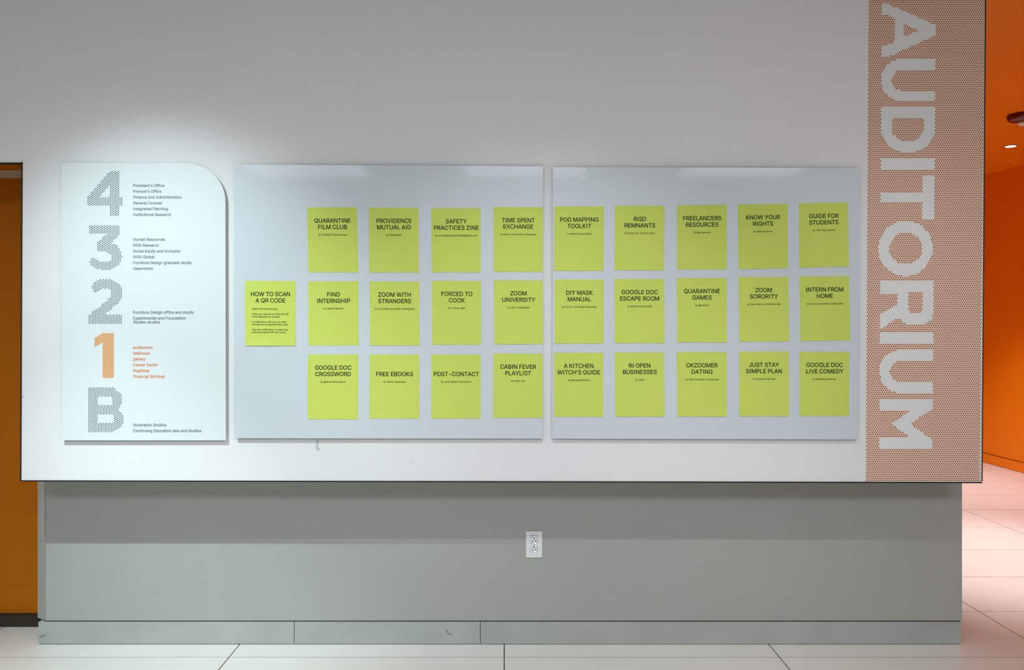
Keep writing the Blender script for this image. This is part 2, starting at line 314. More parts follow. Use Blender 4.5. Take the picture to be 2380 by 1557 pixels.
x|379|21,0 171,218 171,171 29,379 100,379 147,306 179,253 207,206 175,206 202,253 233,306 282,379 352,379 209,169 209,214 358,0 287,0 231,85 200,136 173,182 205,182 178,136 148,85 91,0
y|389|47,-139 61,-86 71,-87 104,-89 130,-74 151,-36 163,-1 17,379 84,379 165,155 187,87 206,21 184,21 202,87 224,155 305,379 371,379 204,-58 177,-107 139,-136 91,-145 65,-143
z|380|42,0 42,46 254,320 48,323 48,379 333,379 333,331 126,60 126,56 339,56 339,0""".split('\n'):
    if not _l:
        continue
    _c, _a, _k = _l[0], *_l[2:].split('|')
    GLYPHS[_c] = (int(_a), [[tuple(map(float, p.split(','))) for p in s.split()] for s in _k.split('/') if s])
CAP = 509.0
_cache = {}


def winding(x, y, cs):
    n = 0
    for c in cs:
        for i in range(len(c)):
            x0, y0 = c[i - 1]
            x1, y1 = c[i]
            if (y0 <= y) != (y1 <= y):
                t = x0 + (y - y0) / (y1 - y0) * (x1 - x0)
                if t > x:
                    n += 1 if y1 > y0 else -1
    return n


def glyph(ch, bold):
    key = (ch, bold)
    if key in _cache:
        return _cache[key]
    adv, cs = GLYPHS[ch]
    out = []
    for c in cs:
        n = len(c)
        q = []
        for i in range(n):
            a, b, d = Vector(c[i - 1]), Vector(c[i]), Vector(c[(i + 1) % n])
            e1, e2 = (b - a).normalized(), (d - b).normalized()
            n1, n2 = Vector((-e1.y, e1.x)), Vector((-e2.y, e2.x))
            m = n1 + n2
            if m.length < 0.3:
                m = n1
            else:
                m = m / max(0.45, m.length_squared / 2) 
            p = b + m * bold
            q.append((p.x, p.y))
        out.append(q)
    vs, fs = [], []
    if out:
        pv, pe = [], []
        for c in out:
            k = len(pv)
            pv += [Vector(p) for p in c]
            pe += [(k + i, k + (i + 1) % len(c)) for i in range(len(c))]
        r = geometry.delaunay_2d_cdt(pv, pe, [], 0, 1e-4)
        vs = [(v.x, v.y) for v in r[0]]
        for f in r[2]:
            cx = sum(vs[i][0] for i in f) / 3
            cy = sum(vs[i][1] for i in f) / 3
            if winding(cx, cy, out):
                fs.append(tuple(f))
    _cache[key] = (adv, vs, fs)
    return _cache[key]


def text_width(s, track=0):
    return sum(GLYPHS[c][0] + track for c in s) - track


def text(items, place, bold):
    """items: (string, x, baseline y, cap height px, anchor 'l'/'c', target width or None, track). place maps px to a point."""
    V, Fc = [], []
    for s, x, y, cap, anchor, width, track in items:
        k = cap / CAP
        kx = k
        wd = text_width(s, track)
        if width:
            kx = width / (wd - 60)
        x0 = x - (wd * kx / 2 if anchor == 'c' else 30 * kx)
        for ch in s:
            adv, vs, fs = glyph(ch, bold)
            b = len(V)
            V += [place(x0 + vx * kx, y - vy * k) for vx, vy in vs]
            Fc += [tuple(b + i for i in f) for f in fs]
            x0 += (adv + track) * kx
    return V, Fc


def front_facing(o):
    """Turn every face of flat print towards the camera side (-Y)."""
    me = o.data
    for p in me.polygons:
        if p.normal.y > 0:
            p.flip()
    me.update()
    return o

# ------------------------------------------------------------------ the setting
TOPZ = 3.07
wall_pts = [P(-2100, 378), P(53, 378), P(50, 1116), P(2281, 1120), P(2289.6, -20), ]
zr = (TOPZ - wall_pts[4].z)
wp = [(-6.2, TOPZ), (-6.2, wall_pts[0].z)] + [(p.x, p.z) for p in wall_pts[1:4]] + [(wall_pts[4].x, TOPZ)]
v, f = prism_xz(wp, YW, 4.62)
structure(slab('wall_front', v, f, M['wall']))

# lower wall set back under the upper one, its end face chamfered
YB = 3.98
zb = wall_pts[3].z + 0.004
fp = [(P(107, 0, YB).x, YB), (P(2236, 0, YB).x, YB), (P(2236, 0, YB).x, 4.62), (P(87.5, 0, 4.02).x, 4.62), (P(87.5, 0, 4.02).x, 4.02)]
n = len(fp)
zk = P(0, 1443, YB).z
v = [(x, y, zk + 0.0015) for x, y in fp] + [(x, y, zb) for x, y in fp]
f = [tuple(range(n - 1, -1, -1)), tuple(range(n, 2 * n))] + [(i, (i + 1) % n, (i + 1) % n + n, i + n) for i in range(n)]
low = structure(slab('wall_lower', v, f, M['lower']))
# plinth core behind the skirting
v, f = box(P(92, 0, YB).x, P(2230, 0, YB).x, YB + 0.08, 4.62, 0.0, zk + 0.0015)
structure(slab('trim_1', v, f, M['gap']))

v, f = box(P(108, 0, YB).x, P(2232, 0, YB).x, YB + 0.002, YB + 0.03, zk - 0.0034, zk + 0.0014)  # dark strip added to stand for the shade in the gap above the skirting
structure(slab('trim_12', v, f, M['gap']))

# skirting along the lower wall: three boards butted together
sk = structure(empty('baseboard_front', (0, YB, 0)))
for a, b in ((90, 683.6), (684.8, 1115.8), (1117, 2232)):
    v, f = box(P(a, 0, YB).x, P(b, 0, YB).x, YB - 0.004, YB + 0.06, 0.003, zk - 0.0035)
    slab('board', v, f, M['skirt'], sk, 0.001)

# edge beads round the upper wall
B = 0.004
a, b = P(49.5, 1116.5), P(2282, 1120.5)
v, f = prism_xz([(a.x, a.z - 0.004), (b.x, b.z - 0.004), (b.x, b.z), (a.x, a.z)], YW - B, YW + 0.02)
structure(slab('trim_2', v, f, M['edge']))
a, b = P(50, 1117), P(53, 376.5)
v, f = prism_xz([(a.x - 0.0045, a.z), (a.x, a.z), (b.x, b.z), (b.x - 0.0045, b.z)], YW - B, YW + 0.02)
structure(slab('trim_3', v, f, M['edge']))
a, b = P(-2100, 378), P(52, 378)
v, f = prism_xz([(a.x, a.z - 0.005), (b.x, b.z - 0.005), (b.x, b.z), (a.x, a.z)], YW - B, YW + 0.02)
structure(slab('trim_4', v, f, M['edge']))
a, b = P(2281, 1119), P(2289.6, -20)
sl = (b.x - a.x) / (b.z - a.z)
v, f = prism_xz([(a.x, a.z), (a.x + 0.0032, a.z), (a.x + 0.0032 + sl * (TOPZ - a.z), TOPZ), (a.x + sl * (TOPZ - a.z), TOPZ)], YW - B, YW + 0.02)
structure(slab('trim_5', v, f, M['redge']))  # red tone is the orange wall's reflection, put into the bead's colour

# soffit of the opening: orange with a grey strip let in
zs = wall_pts[1].z
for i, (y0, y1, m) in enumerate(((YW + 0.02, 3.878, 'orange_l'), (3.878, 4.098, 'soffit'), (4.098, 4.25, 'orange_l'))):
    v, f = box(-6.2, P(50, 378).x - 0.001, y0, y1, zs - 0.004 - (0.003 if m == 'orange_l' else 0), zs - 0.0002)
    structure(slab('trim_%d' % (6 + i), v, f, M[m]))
# orange jamb lining the end of the upper wall
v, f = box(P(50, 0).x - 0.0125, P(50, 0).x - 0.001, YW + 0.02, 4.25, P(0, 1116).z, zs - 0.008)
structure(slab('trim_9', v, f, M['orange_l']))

# orange wall in the opening with its darker skirting
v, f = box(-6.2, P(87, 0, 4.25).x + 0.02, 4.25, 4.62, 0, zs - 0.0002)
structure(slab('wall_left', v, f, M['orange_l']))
v, f = box(-6.2, P(87, 0, 4.25).x + 0.01, 4.246, 4.25, 0.03, P(0, 1360, 4.246).z)
structure(slab('trim_10', v, f, M['orange_l'], None, 0.001))
v, f = box(-6.2, P(89, 0, 4.205).x, 4.205, 4.246, 0.0, P(0, 1430.5, 4.205).z)
structure(slab('baseboard_left', v, f, M['cove'], None, 0.003))

# corridor on the far side: orange walls, orange ceiling
def side_x(y):
    return 5.158 - 0.041 * (y - 8.94)
v = [(side_x(1.5), 1.5, 0), (side_x(13), 13, 0), (side_x(13) + 0.2, 13, 0), (side_x(1.5) + 0.2, 1.5, 0)]
v = v + [(x, y, TOPZ) for x, y, z in v]
QF = [(0, 1, 2, 3), (7, 6, 5, 4), (0, 4, 5, 1), (1, 5, 6, 2), (2, 6, 7, 3), (3, 7, 4, 0)]
structure(slab('wall_right', v, QF, M['orange']))
def right_strip(name, z0, z1, off, m, bev=0.0):
    v = [(side_x(1.5) - off, 1.5, z0), (side_x(13) - off, 13, z0), (side_x(13), 13, z0), (side_x(1.5), 1.5, z0)]
    v = v + [(x, y, z1) for x, y, z in v]
    return structure(slab(name, v, QF, M[m], None, bev))
right_strip('baseboard_right', 0.004, 0.098, 0.014, 'orange')
right_strip('trim_11', 0.0985, 0.103, 0.006, 'redge')
v, f = box(1.85, 2.0, 4.62, 13, 0, TOPZ)
structure(slab('wall_corridor', v, f, M['orange']))
v, f = box(1.85, 5.4, 13, 13.15, 0, TOPZ)
structure(slab('wall_back', v, f, M['orange']))
v, f = box(side_x(1.5), side_x(1.5) + 0.2, -8.6, 1.5, 0, TOPZ)
structure(slab('wall_right', v, f, M['wall']))
v, f = box(-6.4, -6.2, -8.6, 4.62, 0, TOPZ)
structure(slab('wall_left', v, f, M['wall']))
v, f = box(-6.4, 5.7, -8.8, -8.6, 0, TOPZ)
structure(slab('wall_rear', v, f, M['wall']))
v, f = box(-6.4, 5.7, -8.8, 3.99, TOPZ, TOPZ + 0.1)
structure(slab('ceiling', v, f, M['ceil']))
v, f = box(1.8, 5.7, 3.99, 13.2, TOPZ, TOPZ + 0.1)
structure(slab('ceiling', v, f, M['orange']))

# floor: large pale tiles with recessed joints
parts = [box(-6.4, 5.7, -8.8, 1.995, -0.05, 0.0), box(-6.4, 5.7, 1.995, 13.2, -0.05, -0.0009)]
v, f = parts[1]
floor = structure(link('floor', v, f, M['grout'], None, (0, 5, -0.02)))
TW, TD, TJ = 1.22, 0.61, 0.0048
v, f = box(TJ / 2, TW - TJ / 2, TJ / 2, TD - TJ / 2, -0.008, 0.0)
tile_me = bpy.data.meshes.new('tile')
tile_me.from_pydata(v, [], f)
tile_me.materials.append(M['tile'])
for k in range(-5, 5):
    for m_ in range(-3, 15):
        x0 = k * TW
        y0 = 3.825 + m_ * TD
        if m_ > 1 and k < 1:
            continue
        if x0 > 5.3:
            continue
        o = bpy.data.objects.new('tile', tile_me)
        COL.objects.link(o)
        o.parent = floor
        o.location = (x0, y0 - 5, 0.02 + random.Random(k * 50 + m_).uniform(-0.0001, 0.0001))
v, f = parts[0]
structure(slab('floor', v, f, M['tile']))

# small marks on the painted surfaces
def blob(name, pts, Y, m, parent, off):
    q = [P(x, y, Y - off) for x, y in pts]
    n_ = len(q)
    v = [tuple(p) for p in q] + [(p.x, p.y + off * 0.8, p.z) for p in q]
    f = [tuple(range(n_)), tuple(range(2 * n_ - 1, n_ - 1, -1))] + [(i, i + n_, (i + 1) % n_ + n_, (i + 1) % n_) for i in range(n_)]
    return slab(name, v, f, M[m], parent)
wf = bpy.data.objects['wall_front']
blob('smear', [(736, 1022), (740, 1023), (741, 1032), (738.5, 1035), (742, 1041), (743, 1046), (739, 1048), (735, 1045), (733.5, 1038), (735, 1031)], YW, 'smear', wf, 0.0006)
blob('speck', [(957, 1072), (960, 1072), (960, 1074), (957, 1074)], YW, 'smear', wf, 0.0006)
blob('speck', [(52, 921), (57, 920.5), (57, 922), (52, 922.5)], YW, 'scuff', wf, 0.0006)
blob('speck', [(364, 1376.5), (367, 1375.5), (367.5, 1377), (365, 1378.5)], YB, 'scuff', low, 0.0006)
blob('speck', [(189, 1426.5), (191.5, 1426), (191.5, 1429), (189.5, 1429)], YB, 'scuff', low, 0.0006)
YS = YB - 0.004
blob('scuff', [(1036, 1461), (1040, 1463), (1043, 1470), (1054, 1476), (1048, 1476.5), (1041, 1474), (1038, 1469)], YS, 'scuff2', sk, 0.0006)
blob('scuff', [(90.5, 1478), (97, 1475), (102, 1476), (104, 1472), (106.5, 1472), (106, 1478), (99, 1482), (91, 1483)], YS, 'scuff2', sk, 0.0006)
blob('scuff', [(782, 1444), (783.5, 1444), (784.5, 1450), (783, 1450)], YS, 'scuff', sk, 0.0006)

# ------------------------------------------------------------------ glass boards
YG = YW - 0.020            # front face of the glass
GT = 0.006


def outline_board(name, pts, label, m, stand):
    q = [P(x, y, YG) for x, y in pts]
    c = sum(q, Vector()) / len(q)
    t = empty(name, (c.x, YW, c.z))
    tag(t, label, 'sign' if name == 'directory_board' else 'board', None)
    v, f = prism_xz([(p.x, p.z) for p in q], YG, YG + GT)
    slab('panel', v, f, M[m], t, 0.0007, 1)
    for x, y in stand:
        p = P(x, y, YG)
        v, f = disc_y((p.x, p.z), 0.009, YG + GT, YW - 0.0006, 20)
        slab('standoff', v, f, M['metal'], t)
    return t


arc = [(433 + 91 * math.sin(a_) , 379 + 90 - 90 * math.cos(a_)) for a_ in [math.pi / 2 * k / 14 for k in range(15)]]
dirb = outline_board('directory_board', ([(144, 1023.5), (525, 1023.5)] + arc[::-1] + [(142, 378)]),
                     'pale frosted glass floor directory with one rounded corner and dotted numerals', 'glass2',
                     [(175, 410), (175, 990), (490, 990), (440, 420)])
bd1 = outline_board('glass_board', [(545.5, 1018.5), (1261, 1019.5), (1262, 386), (544.5, 382)],
                    'frosted glass board next to the directory, holding thirteen yellow posters', 'glass',
                    [(580, 415), (580, 985), (1230, 415), (1230, 985)])
bd2 = outline_board('glass_board', [(1283, 1019.5), (1994, 1021.5), (1998, 390), (1284.5, 388)],
                    'frosted glass board beside the dotted auditorium sign, holding fifteen yellow posters', 'glass',
                    [(1316, 415), (1316, 990), (1965, 415), (1965, 990)])
for o in (bd1, bd2):
    o['group'] = 'frosted glass display boards'

blob('residue_mark', [(1357.5, 391.5), (1362.5, 391), (1363, 393), (1359.5, 394.5), (1358.6, 400), (1354, 400.5), (1355.5, 394.5)], YG, 'resid', bd2, 0.0005)
blob('residue_mark', [(1354, 411), (1359.5, 411), (1359.5, 414.5), (1352.5, 416.5), (1354, 413.5)], YG, 'resid', bd2, 0.0005)
blob('residue_mark', [(1978.5, 473.5), (1981, 473), (1981, 475), (1979, 475)], YG, 'resid', bd2, 0.0005)
blob('residue_mark', [(313, 944), (319, 942.5), (319, 944), (314, 945.8)], YG, 'resid', dirb, 0.0005)

# ------------------------------------------------------------------ directory: dotted numerals and lettering
def inside(x, y, loops):
    n_ = 0
    for c in loops:
        for i in range(len(c)):
            x0, y0 = c[i - 1]
            x1, y1 = c[i]
            if (y0 <= y) != (y1 <= y) and x0 + (y - y0) / (y1 - y0) * (x1 - x0) > x:
                n_ += 1
    return n_ % 2 == 1


def ngon(cx, cy, r, n_, place, ph=0.0):
    return [place(cx + r * math.cos(2 * math.pi * k / n_ + ph), cy + r * math.sin(2 * math.pi * k / n_ + ph)) for k in range(n_)]


NUM = {
    'B': [[(205, 899.7), (262, 899.7), (281.5, 916.5), (281.5, 942), (275.5, 950.6), (285.5, 965), (285.5, 987), (262, 1004.6), (205, 1004.6)],
          [(225.5, 921.5), (260.6, 921.5), (260.6, 940.5), (225.5, 941.5)], [(225.5, 962.5), (265.2, 962.5), (265.2, 982), (225.5, 982)]],
    '1': [[(220, 785.3), (242, 773.8), (263.4, 773.8), (263.4, 879), (238.8, 879), (238.8, 797.5), (220.5, 806.5)]],
    '2': [[(210, 668.5), (218.5, 656), (231, 649.6), (246.5, 648.3), (261.5, 650.6), (276.6, 658.6), (284.4, 671), (285.3, 687), (279.4, 699.5), (262.5, 715), (245, 729.5),
           (245, 731.3), (285, 731.3), (285, 753.3), (205.5, 753.3), (205.5, 732), (225, 717.4), (246, 700), (258, 689), (258.6, 678), (250.3, 669.6), (237, 669.6), (223.3, 680.5)]],
    '3': [[(207, 523), (279.5, 523), (279.5, 543), (258.5, 564.5), (272, 571.5), (281.8, 584), (283.5, 596.5), (280, 609), (271.4, 619.5), (257, 627), (241.5, 628.3), (226, 624.6),
           (213, 616.8), (207, 610), (215.6, 597.5), (227, 604.8), (239, 608.3), (251, 607), (259, 601.5), (260.6, 593.8), (256, 588.5), (246, 584.2), (225.5, 584.2), (225.5, 565),
           (246.5, 544), (207, 544)]],
    '4': [[(255, 397), (275.6, 397), (275.6, 458.3), (286.6, 458.3), (286.6, 478), (275.6, 478), (275.6, 502), (255.5, 502), (255.5, 478), (203, 478), (203, 457)],
          [(255.5, 429), (255.5, 458.3), (232, 458.3)]],
}
ZN = {'4': 'numeral four', '3': 'numeral three', '2': 'numeral two', '1': 'orange numeral one', 'B': 'letter B for the basement'}
for ch in '4321B':
    YD = YG - 0.0006
    place = lambda x, y, YD=YD: P(x, y, YD)
    V, Fc, V2, F2 = [], [], [], []
    xs = [p[0] for p in NUM[ch][0]]
    ys = [p[1] for p in NUM[ch][0]]
    cw, rp = 3.735, 4.33
    x0, y0 = min(xs) + 1.6, min(ys) + 1.6
    for i in range(int((max(xs) - x0) / cw) + 1):
        j = 0
        while True:
            x, y = x0 + i * cw, y0 + j * rp + (rp / 2 if i % 2 == 0 else 0)
            j += 1
            if y > max(ys) - 0.8:
                break
            if not inside(x, y, NUM[ch]):
                continue
            k = len(V)
            V += ngon(x, y, 1.38, 8, place)
            Fc.append(tuple(range(k, k + 8)))
            if ch == '1':
                k = len(V2)
                V2 += ngon(x, y, rp / math.sqrt(3) * 1.01, 6, lambda a_, b_: P(a_, b_, YG - 0.0003))
                F2.append(tuple(range(k, k + 6)))
    o = front_facing(link('floor_number', V, Fc, M['odot' if ch == '1' else 'gdot'], dirb, P(sum(xs) / len(xs), sum(ys) / len(ys), YD)))
    o['label'] = 'dotted ' + ZN[ch]
    if ch == '1':
        front_facing(link('numeral_backing', V2, F2, M['ofilm'], o, P(240, 826, YD)))

DIRTXT = [
    ('gtext', 'four', [("President's Office", 434.2, 381.9), ("Provost's Office", 447.7, 375), ("Finance and Administration", 461.2, 422.1), ("General Counsel", 474.7, 376.5),
               ("Integrated Planning", 488.2, 390.4), ("Institutional Research", 501.7, 397.8)]),
    ('gtext', 'three', [("Human Resources", 559.4, 383.1), ("RISD Research", 573, 369.2), ("Social Equity and Inclusion", 586.5, 419.2), ("RISD Global", 600, 358.7),
               ("Furniture Design graduate studio", 613.5, 445.3), ("classrooms", 626.8, 355)]),
    ('gtext', 'two', [("Furniture Design office and studio", 728.9, 450.1), ("Experimental and Foundation", 742.4, 431.8), ("Studies studios", 751.5, 371.8)]),
    ('otext', 'one', [("auditorium", 810.6, 354.6), ("Mailroom", 824, 348.2), ("gallery", 837.4, 337.4), ("Career Center", 850.9, 367), ("Registrar", 864.4, 347), ("Financial Services", 877.9, 383)]),
    ('gtext', 'B', [("Illustration Studios", 990.6, 386.6), ("Continuing Education labs and studios", 1004, 467.8)]),
]
for m_, fl, lines in DIRTXT:
    for s, by, xe in lines:
        v, f = text([(s, 309.5, by, 6.3, 'l', xe - 309.5, 6)], lambda x, y: P(x, y, YG - 0.0006), 20)
        o = front_facing(link('lettering', v, f, M[m_], dirb, P((309.5 + xe) / 2, by - 3, YG - 0.0006)))
        if m_ == 'otext':
            o['label'] = 'orange lettering of a floor listing'

# ------------------------------------------------------------------ posters
POST = [
    ((713.4, 482.2), (829, 482), (716.6, 632.8), (832.8, 632.8), ['QUARANTINE', 'FILM CLUB'], 'by Sheffield Transformed', 66, 'QUARANTINE FILM CLUB, top row'),
    ((857.2, 482.7), (972.5, 482.7), (858.4, 632.8), (973, 632.8), ['PROVIDENCE', 'MUTUAL AID'], 'by Kate Elliott', 36, 'PROVIDENCE MUTUAL AID, top row'),
    ((1002.2, 483.9), (1116.7, 483.9), (1004.1, 632.8), (1117.5, 632.8), ['SAFETY', 'PRACTICES ZINE'], 'by mutualaiddisasterrelief@gmail.com', 99.5, 'SAFETY PRACTICES ZINE, top row'),
    ((1146.5, 481), (1261.7, 481.7), (1146.7, 631.3), (1261.2, 631.8), ['TIME SPENT', 'EXCHANGE'], 'by Brown University Undergrads', 83, 'TIME SPENT EXCHANGE, top row'),
    ((716.1, 653.9), (832.8, 653.4), (716.6, 802.8), (833.3, 802.8), ['FIND', 'INTERNSHIP'], 'by Wade Fletcher', 46, 'FIND INTERNSHIP, middle row'),
    ((858.9, 654.1), (974.2, 654.6), (859.6, 802.8), (974.9, 802.8), ['ZOOM WITH', 'STRANGERS'], 'by Columbia University Undergrads', 92, 'with STRANGERS in its heading, middle row'),
    ((1004.1, 652.2), (1118, 653.2), (1004.6, 800.8), (1118.4, 800.8), ['FORCED TO', 'COOK'], 'by Tanner Agle', 38.5, 'FORCED TO COOK, middle row'),
    ((1147.2, 651), (1261.7, 651.5), (1148.4, 799.6), (1262.2, 799.6), ['ZOOM', 'UNIVERSITY'], 'by USC Undergrads', 51.5, 'with UNIVERSITY in its heading, middle row'),
    ((715.1, 823.9), (832.3, 823.9), (715.1, 974.5), (831.8, 974.5), ['GOOGLE DOC', 'CROSSWORD'], 'by @akronartmuseum', 58.5, 'with CROSSWORD in its heading, bottom row'),
    ((858.9, 823.9), (974.2, 823.9), (858.4, 972.8), (974.2, 972.8), ['', 'FREE EBOOKS'], 'by Claire Jeantheau', 52.5, 'FREE EBOOKS on one line, bottom row'),
    ((1002.9, 823.9), (1117.5, 823.9), (1002.2, 972.5), (1117, 972.5), ['', 'POST-CONTACT'], 'by Jack Halten Fahnestock', 70.5, 'POST-CONTACT on one line, bottom row'),
    ((1146.5, 821.5), (1261.2, 822.2), (1146, 970.8), (1260.5, 971.3), ['CABIN FEVER', 'PLAYLIST'], 'by Kate Lain', 32, 'CABIN FEVER PLAYLIST, bottom row'),
    ((569.1, 652.6), (687.1, 653.2), (569.5, 803.2), (687.1, 803.5), ['HOW TO SCAN', 'A QR CODE'], None, 0, ''),
    ((1288.4, 479.9), (1404, 479.9), (1287.5, 629.3), (1402.5, 629.3), ['POD MAPPING', 'TOOLKIT'], 'by Rebel Sidney Black', 57.5, 'POD MAPPING TOOLKIT, top row'),
    ((1429.5, 478.4), (1544.5, 478.4), (1427.7, 627.8), (1543, 628.4), ['RISD', 'REMNANTS'], 'by Grace Oh, Sophie Chien', 70.5, 'with REMNANTS in its heading, top row'),
    ((1573.3, 476.9), (1689.3, 476), (1573.7, 626.2), (1689.3, 626.2), ['FREELANCERS', 'RESOURCES'], 'by @cardsbyde', 39.5, 'FREELANCERS RESOURCES, top row'),
    ((1714.7, 475.3), (1830.7, 473.8), (1716.3, 625.6), (1831.3, 623.2), ['KNOW YOUR', 'RIGHTS'], 'by Gabriel Arkles', 45, 'KNOW YOUR RIGHTS, top row'),
    ((1856.5, 472.3), (1970.9, 470.7), (1858.3, 622), (1973, 619.5), ['GUIDE FOR', 'STUDENTS'], 'by The Hope Center', 52, 'GUIDE FOR STUDENTS, top row'),
    ((1288.4, 649.9), (1403.4, 649.9), (1289, 798.7), (1402.8, 798.4), ['DIY MASK', 'MANUAL'], 'by Covid-19 Student Response', 79, 'DIY MASK MANUAL, middle row'),
    ((1428, 648.4), (1543.9, 648.4), (1428.9, 797.2), (1544.5, 797.2), ['GOOGLE DOC', 'ESCAPE ROOM'], 'by @AnthonyBLSmith', 56.5, 'with ESCAPE ROOM in its heading, middle row'),
    ((1572.7, 646), (1689.3, 646), (1573.7, 795.6), (1689.3, 795.6), ['QUARANTINE', 'GAMES'], 'by @ihartnia', 32, 'QUARANTINE GAMES, middle row'),
    ((1716.3, 643.8), (1832.2, 643.5), (1718.4, 794.1), (1833.7, 793.2), ['ZOOM', 'SORORITY'], 'by Zeta Omicron Omicron Mu', 78, 'with SORORITY in its heading, middle row'),
    ((1858.3, 642.9), (1973.3, 641.7), (1860.4, 792.3), (1976.1, 791.3), ['INTERN FROM', 'HOME'], 'by Brown University Undergrads', 83.5, 'INTERN FROM HOME, middle row'),
    ((1287.5, 819.9), (1401.9, 819.9), (1287.8, 968.7), (1401.9, 968.7), ['A KITCHEN', "WITCH'S GUIDE"], 'by @longspellherbs', 50.5, "A KITCHEN WITCH'S GUIDE, bottom row"),
    ((1428.6, 819), (1543, 819), (1430.7, 968.1), (1545.1, 968.1), ['RI OPEN', 'BUSINESSES'], 'by Alice', 20, 'RI OPEN BUSINESSES, bottom row'),
    ((1572.7, 818.4), (1688.7, 818.4), (1574.3, 967.8), (1689.6, 967.8), ['OKZOOMER', 'DATING'], 'by Yale University Undergrads', 78, 'OKZOOMER DATING, bottom row'),
    ((1717.5, 817.2), (1832.9, 817.2), (1717.8, 967.2), (1833.8, 967.2), ['JUST STAY', 'SIMPLE PLAN'], 'by Cameron Sinclair', 52.5, 'JUST STAY SIMPLE PLAN, bottom row'),
    ((1858.6, 817.5), (1973.9, 817.5), (1858.9, 966.9), (1973.3, 966.9), ['GOOGLE DOC', 'LIVE COMEDY'], 'by Marissa Goldman', 54, 'with LIVE COMEDY in its heading, bottom row'),
]
YP = YG - 0.0007
for idx, (tl, tr, bl, br, title, byl, bw, lab) in enumerate(POST):
    rnd = random.Random(idx * 7 + 3)
    howto = byl is None
    amp = 0.0045 if howto else rnd.uniform(0.0006, 0.0022)
    ph = rnd.uniform(0.0, 1.0)
    camp = rnd.uniform(0.0, 0.0016)

    def pt(a, b, lift=0.0, tl=tl, tr=tr, bl=bl, br=br, amp=amp, ph=ph, camp=camp):
        """a, b in 0..1 across and down the sheet."""
        x = (tl[0] * (1 - a) + tr[0] * a) * (1 - b) + (bl[0] * (1 - a) + br[0] * a) * b
        y = (tl[1] * (1 - a) + tr[1] * a) * (1 - b) + (bl[1] * (1 - a) + br[1] * a) * b
        t_ = max(0.0, (b - 0.84) / 0.16)
        s_ = max(0.0, (0.10 - b) / 0.10)
        d = amp * t_ * t_ * (0.45 + 0.55 * math.sin(math.pi * (1.1 * a + ph * 0.6)) ** 2) + camp * s_ * s_ * (1 - a if ph < 0.5 else a)
        return P(x, y, YP - max(0, d) - lift)
    c = pt(0.5, 0.5)
    NX, NY = 12, 26
    V = [pt(i / NX, j / NY) for j in range(NY + 1) for i in range(NX + 1)]
    nb = len(V)
    V += [Vector((p.x, p.y + 0.00025, p.z)) for p in V]
    Fc = []
    W_ = NX + 1
    for j in range(NY):
        for i in range(NX):
            q = j * W_ + i
            Fc.append((q, q + W_, q + W_ + 1, q + 1))
            Fc.append((q + nb, q + 1 + nb, q + W_ + 1 + nb, q + W_ + nb))
    rim = [i for i in range(W_)] + [j * W_ + NX for j in range(1, NY + 1)] + [NY * W_ + i for i in range(NX - 1, -1, -1)] + [j * W_ for j in range(NY - 1, 0, -1)]
    for i in range(len(rim)):
        p_, q_ = rim[i], rim[(i + 1) % len(rim)]
        Fc.append((p_, q_, q_ + nb, p_ + nb))
    sheet = link('poster', V, Fc, M['paper'], None, c, smooth=False)
    where = 'first' if tl[0] < 1270 else 'second'
    if howto:
        tag(sheet, 'yellow-green sheet of scanning instructions, alone in front of the middle row', 'poster', 'yellow-green posters on the glass boards')
    else:
        tag(sheet, 'yellow-green poster headed ' + lab if not lab.startswith('with') else 'yellow-green poster ' + lab, 'poster', 'yellow-green posters on the glass boards')
    wd = (tr[0] - tl[0])
    hh = (bl[1] - tl[1])
    pl = lambda x, y, pt=pt, wd=wd, hh=hh: pt(x / wd, y / hh, 0.0004)
    items = []
    for k_, s in enumerate(title):
        if s:
            items.append((s, wd / 2 + 0.5, 35.2 + 14.9 * k_, 9.6, 'c', (text_width(s, -12) - 60) * 9.6 / CAP * 1.0, -12))
    v, f = text(items, pl, 13)
    front_facing(link('heading', v, f, M['ink'], sheet, c))
    if howto:
        its = []
        for s, b, xe in (('Open the Camera app.', 66.8, 646.1), ('Hold your device so that the QR', 79, 670.3), ('code appears on screen.', 85.1, 651.4),
                         ('A notification will pop up when', 97.2, 666.5), ('the device recognizes the code.', 103.3, 670.3),
                         ('Tap the notification to open the', 115.3, 668.7), ('link associated with the code.', 121.4, 664.4)):
            its.append((s, 16.4, b, 3.9, 'l', xe - 585.8, 4))
        v, f = text(its, pl, 12)
        front_facing(link('instructions', v, f, M['ink2'], sheet, c))
    else:
        v, f = text([(byl, wd / 2 + 0.4, 65.2, 3.7, 'c', bw, 4)], pl, 14)
        front_facing(link('byline', v, f, M['ink2'], sheet, c))

# ------------------------------------------------------------------ dotted auditorium graphic
def rate(x):
    return 0.0055 + (x - 20) / 264 * 0.0045


def strip_place(Y):
    return lambda x, y: P(2000 + x - rate(x) * y, y, Y)


def ell(cx, cy, rx, ry, a0, a1, n_=16):
    return [(cx + rx * math.cos(math.radians(a0 + (a1 - a0) * k / n_)), cy + ry * math.sin(math.radians(a0 + (a1 - a0) * k / n_))) for k in range(n_ + 1)]


def rect(x0, x1, y0, y1):
    return [(x0, y0), (x1, y0), (x1, y1), (x0, y1)]


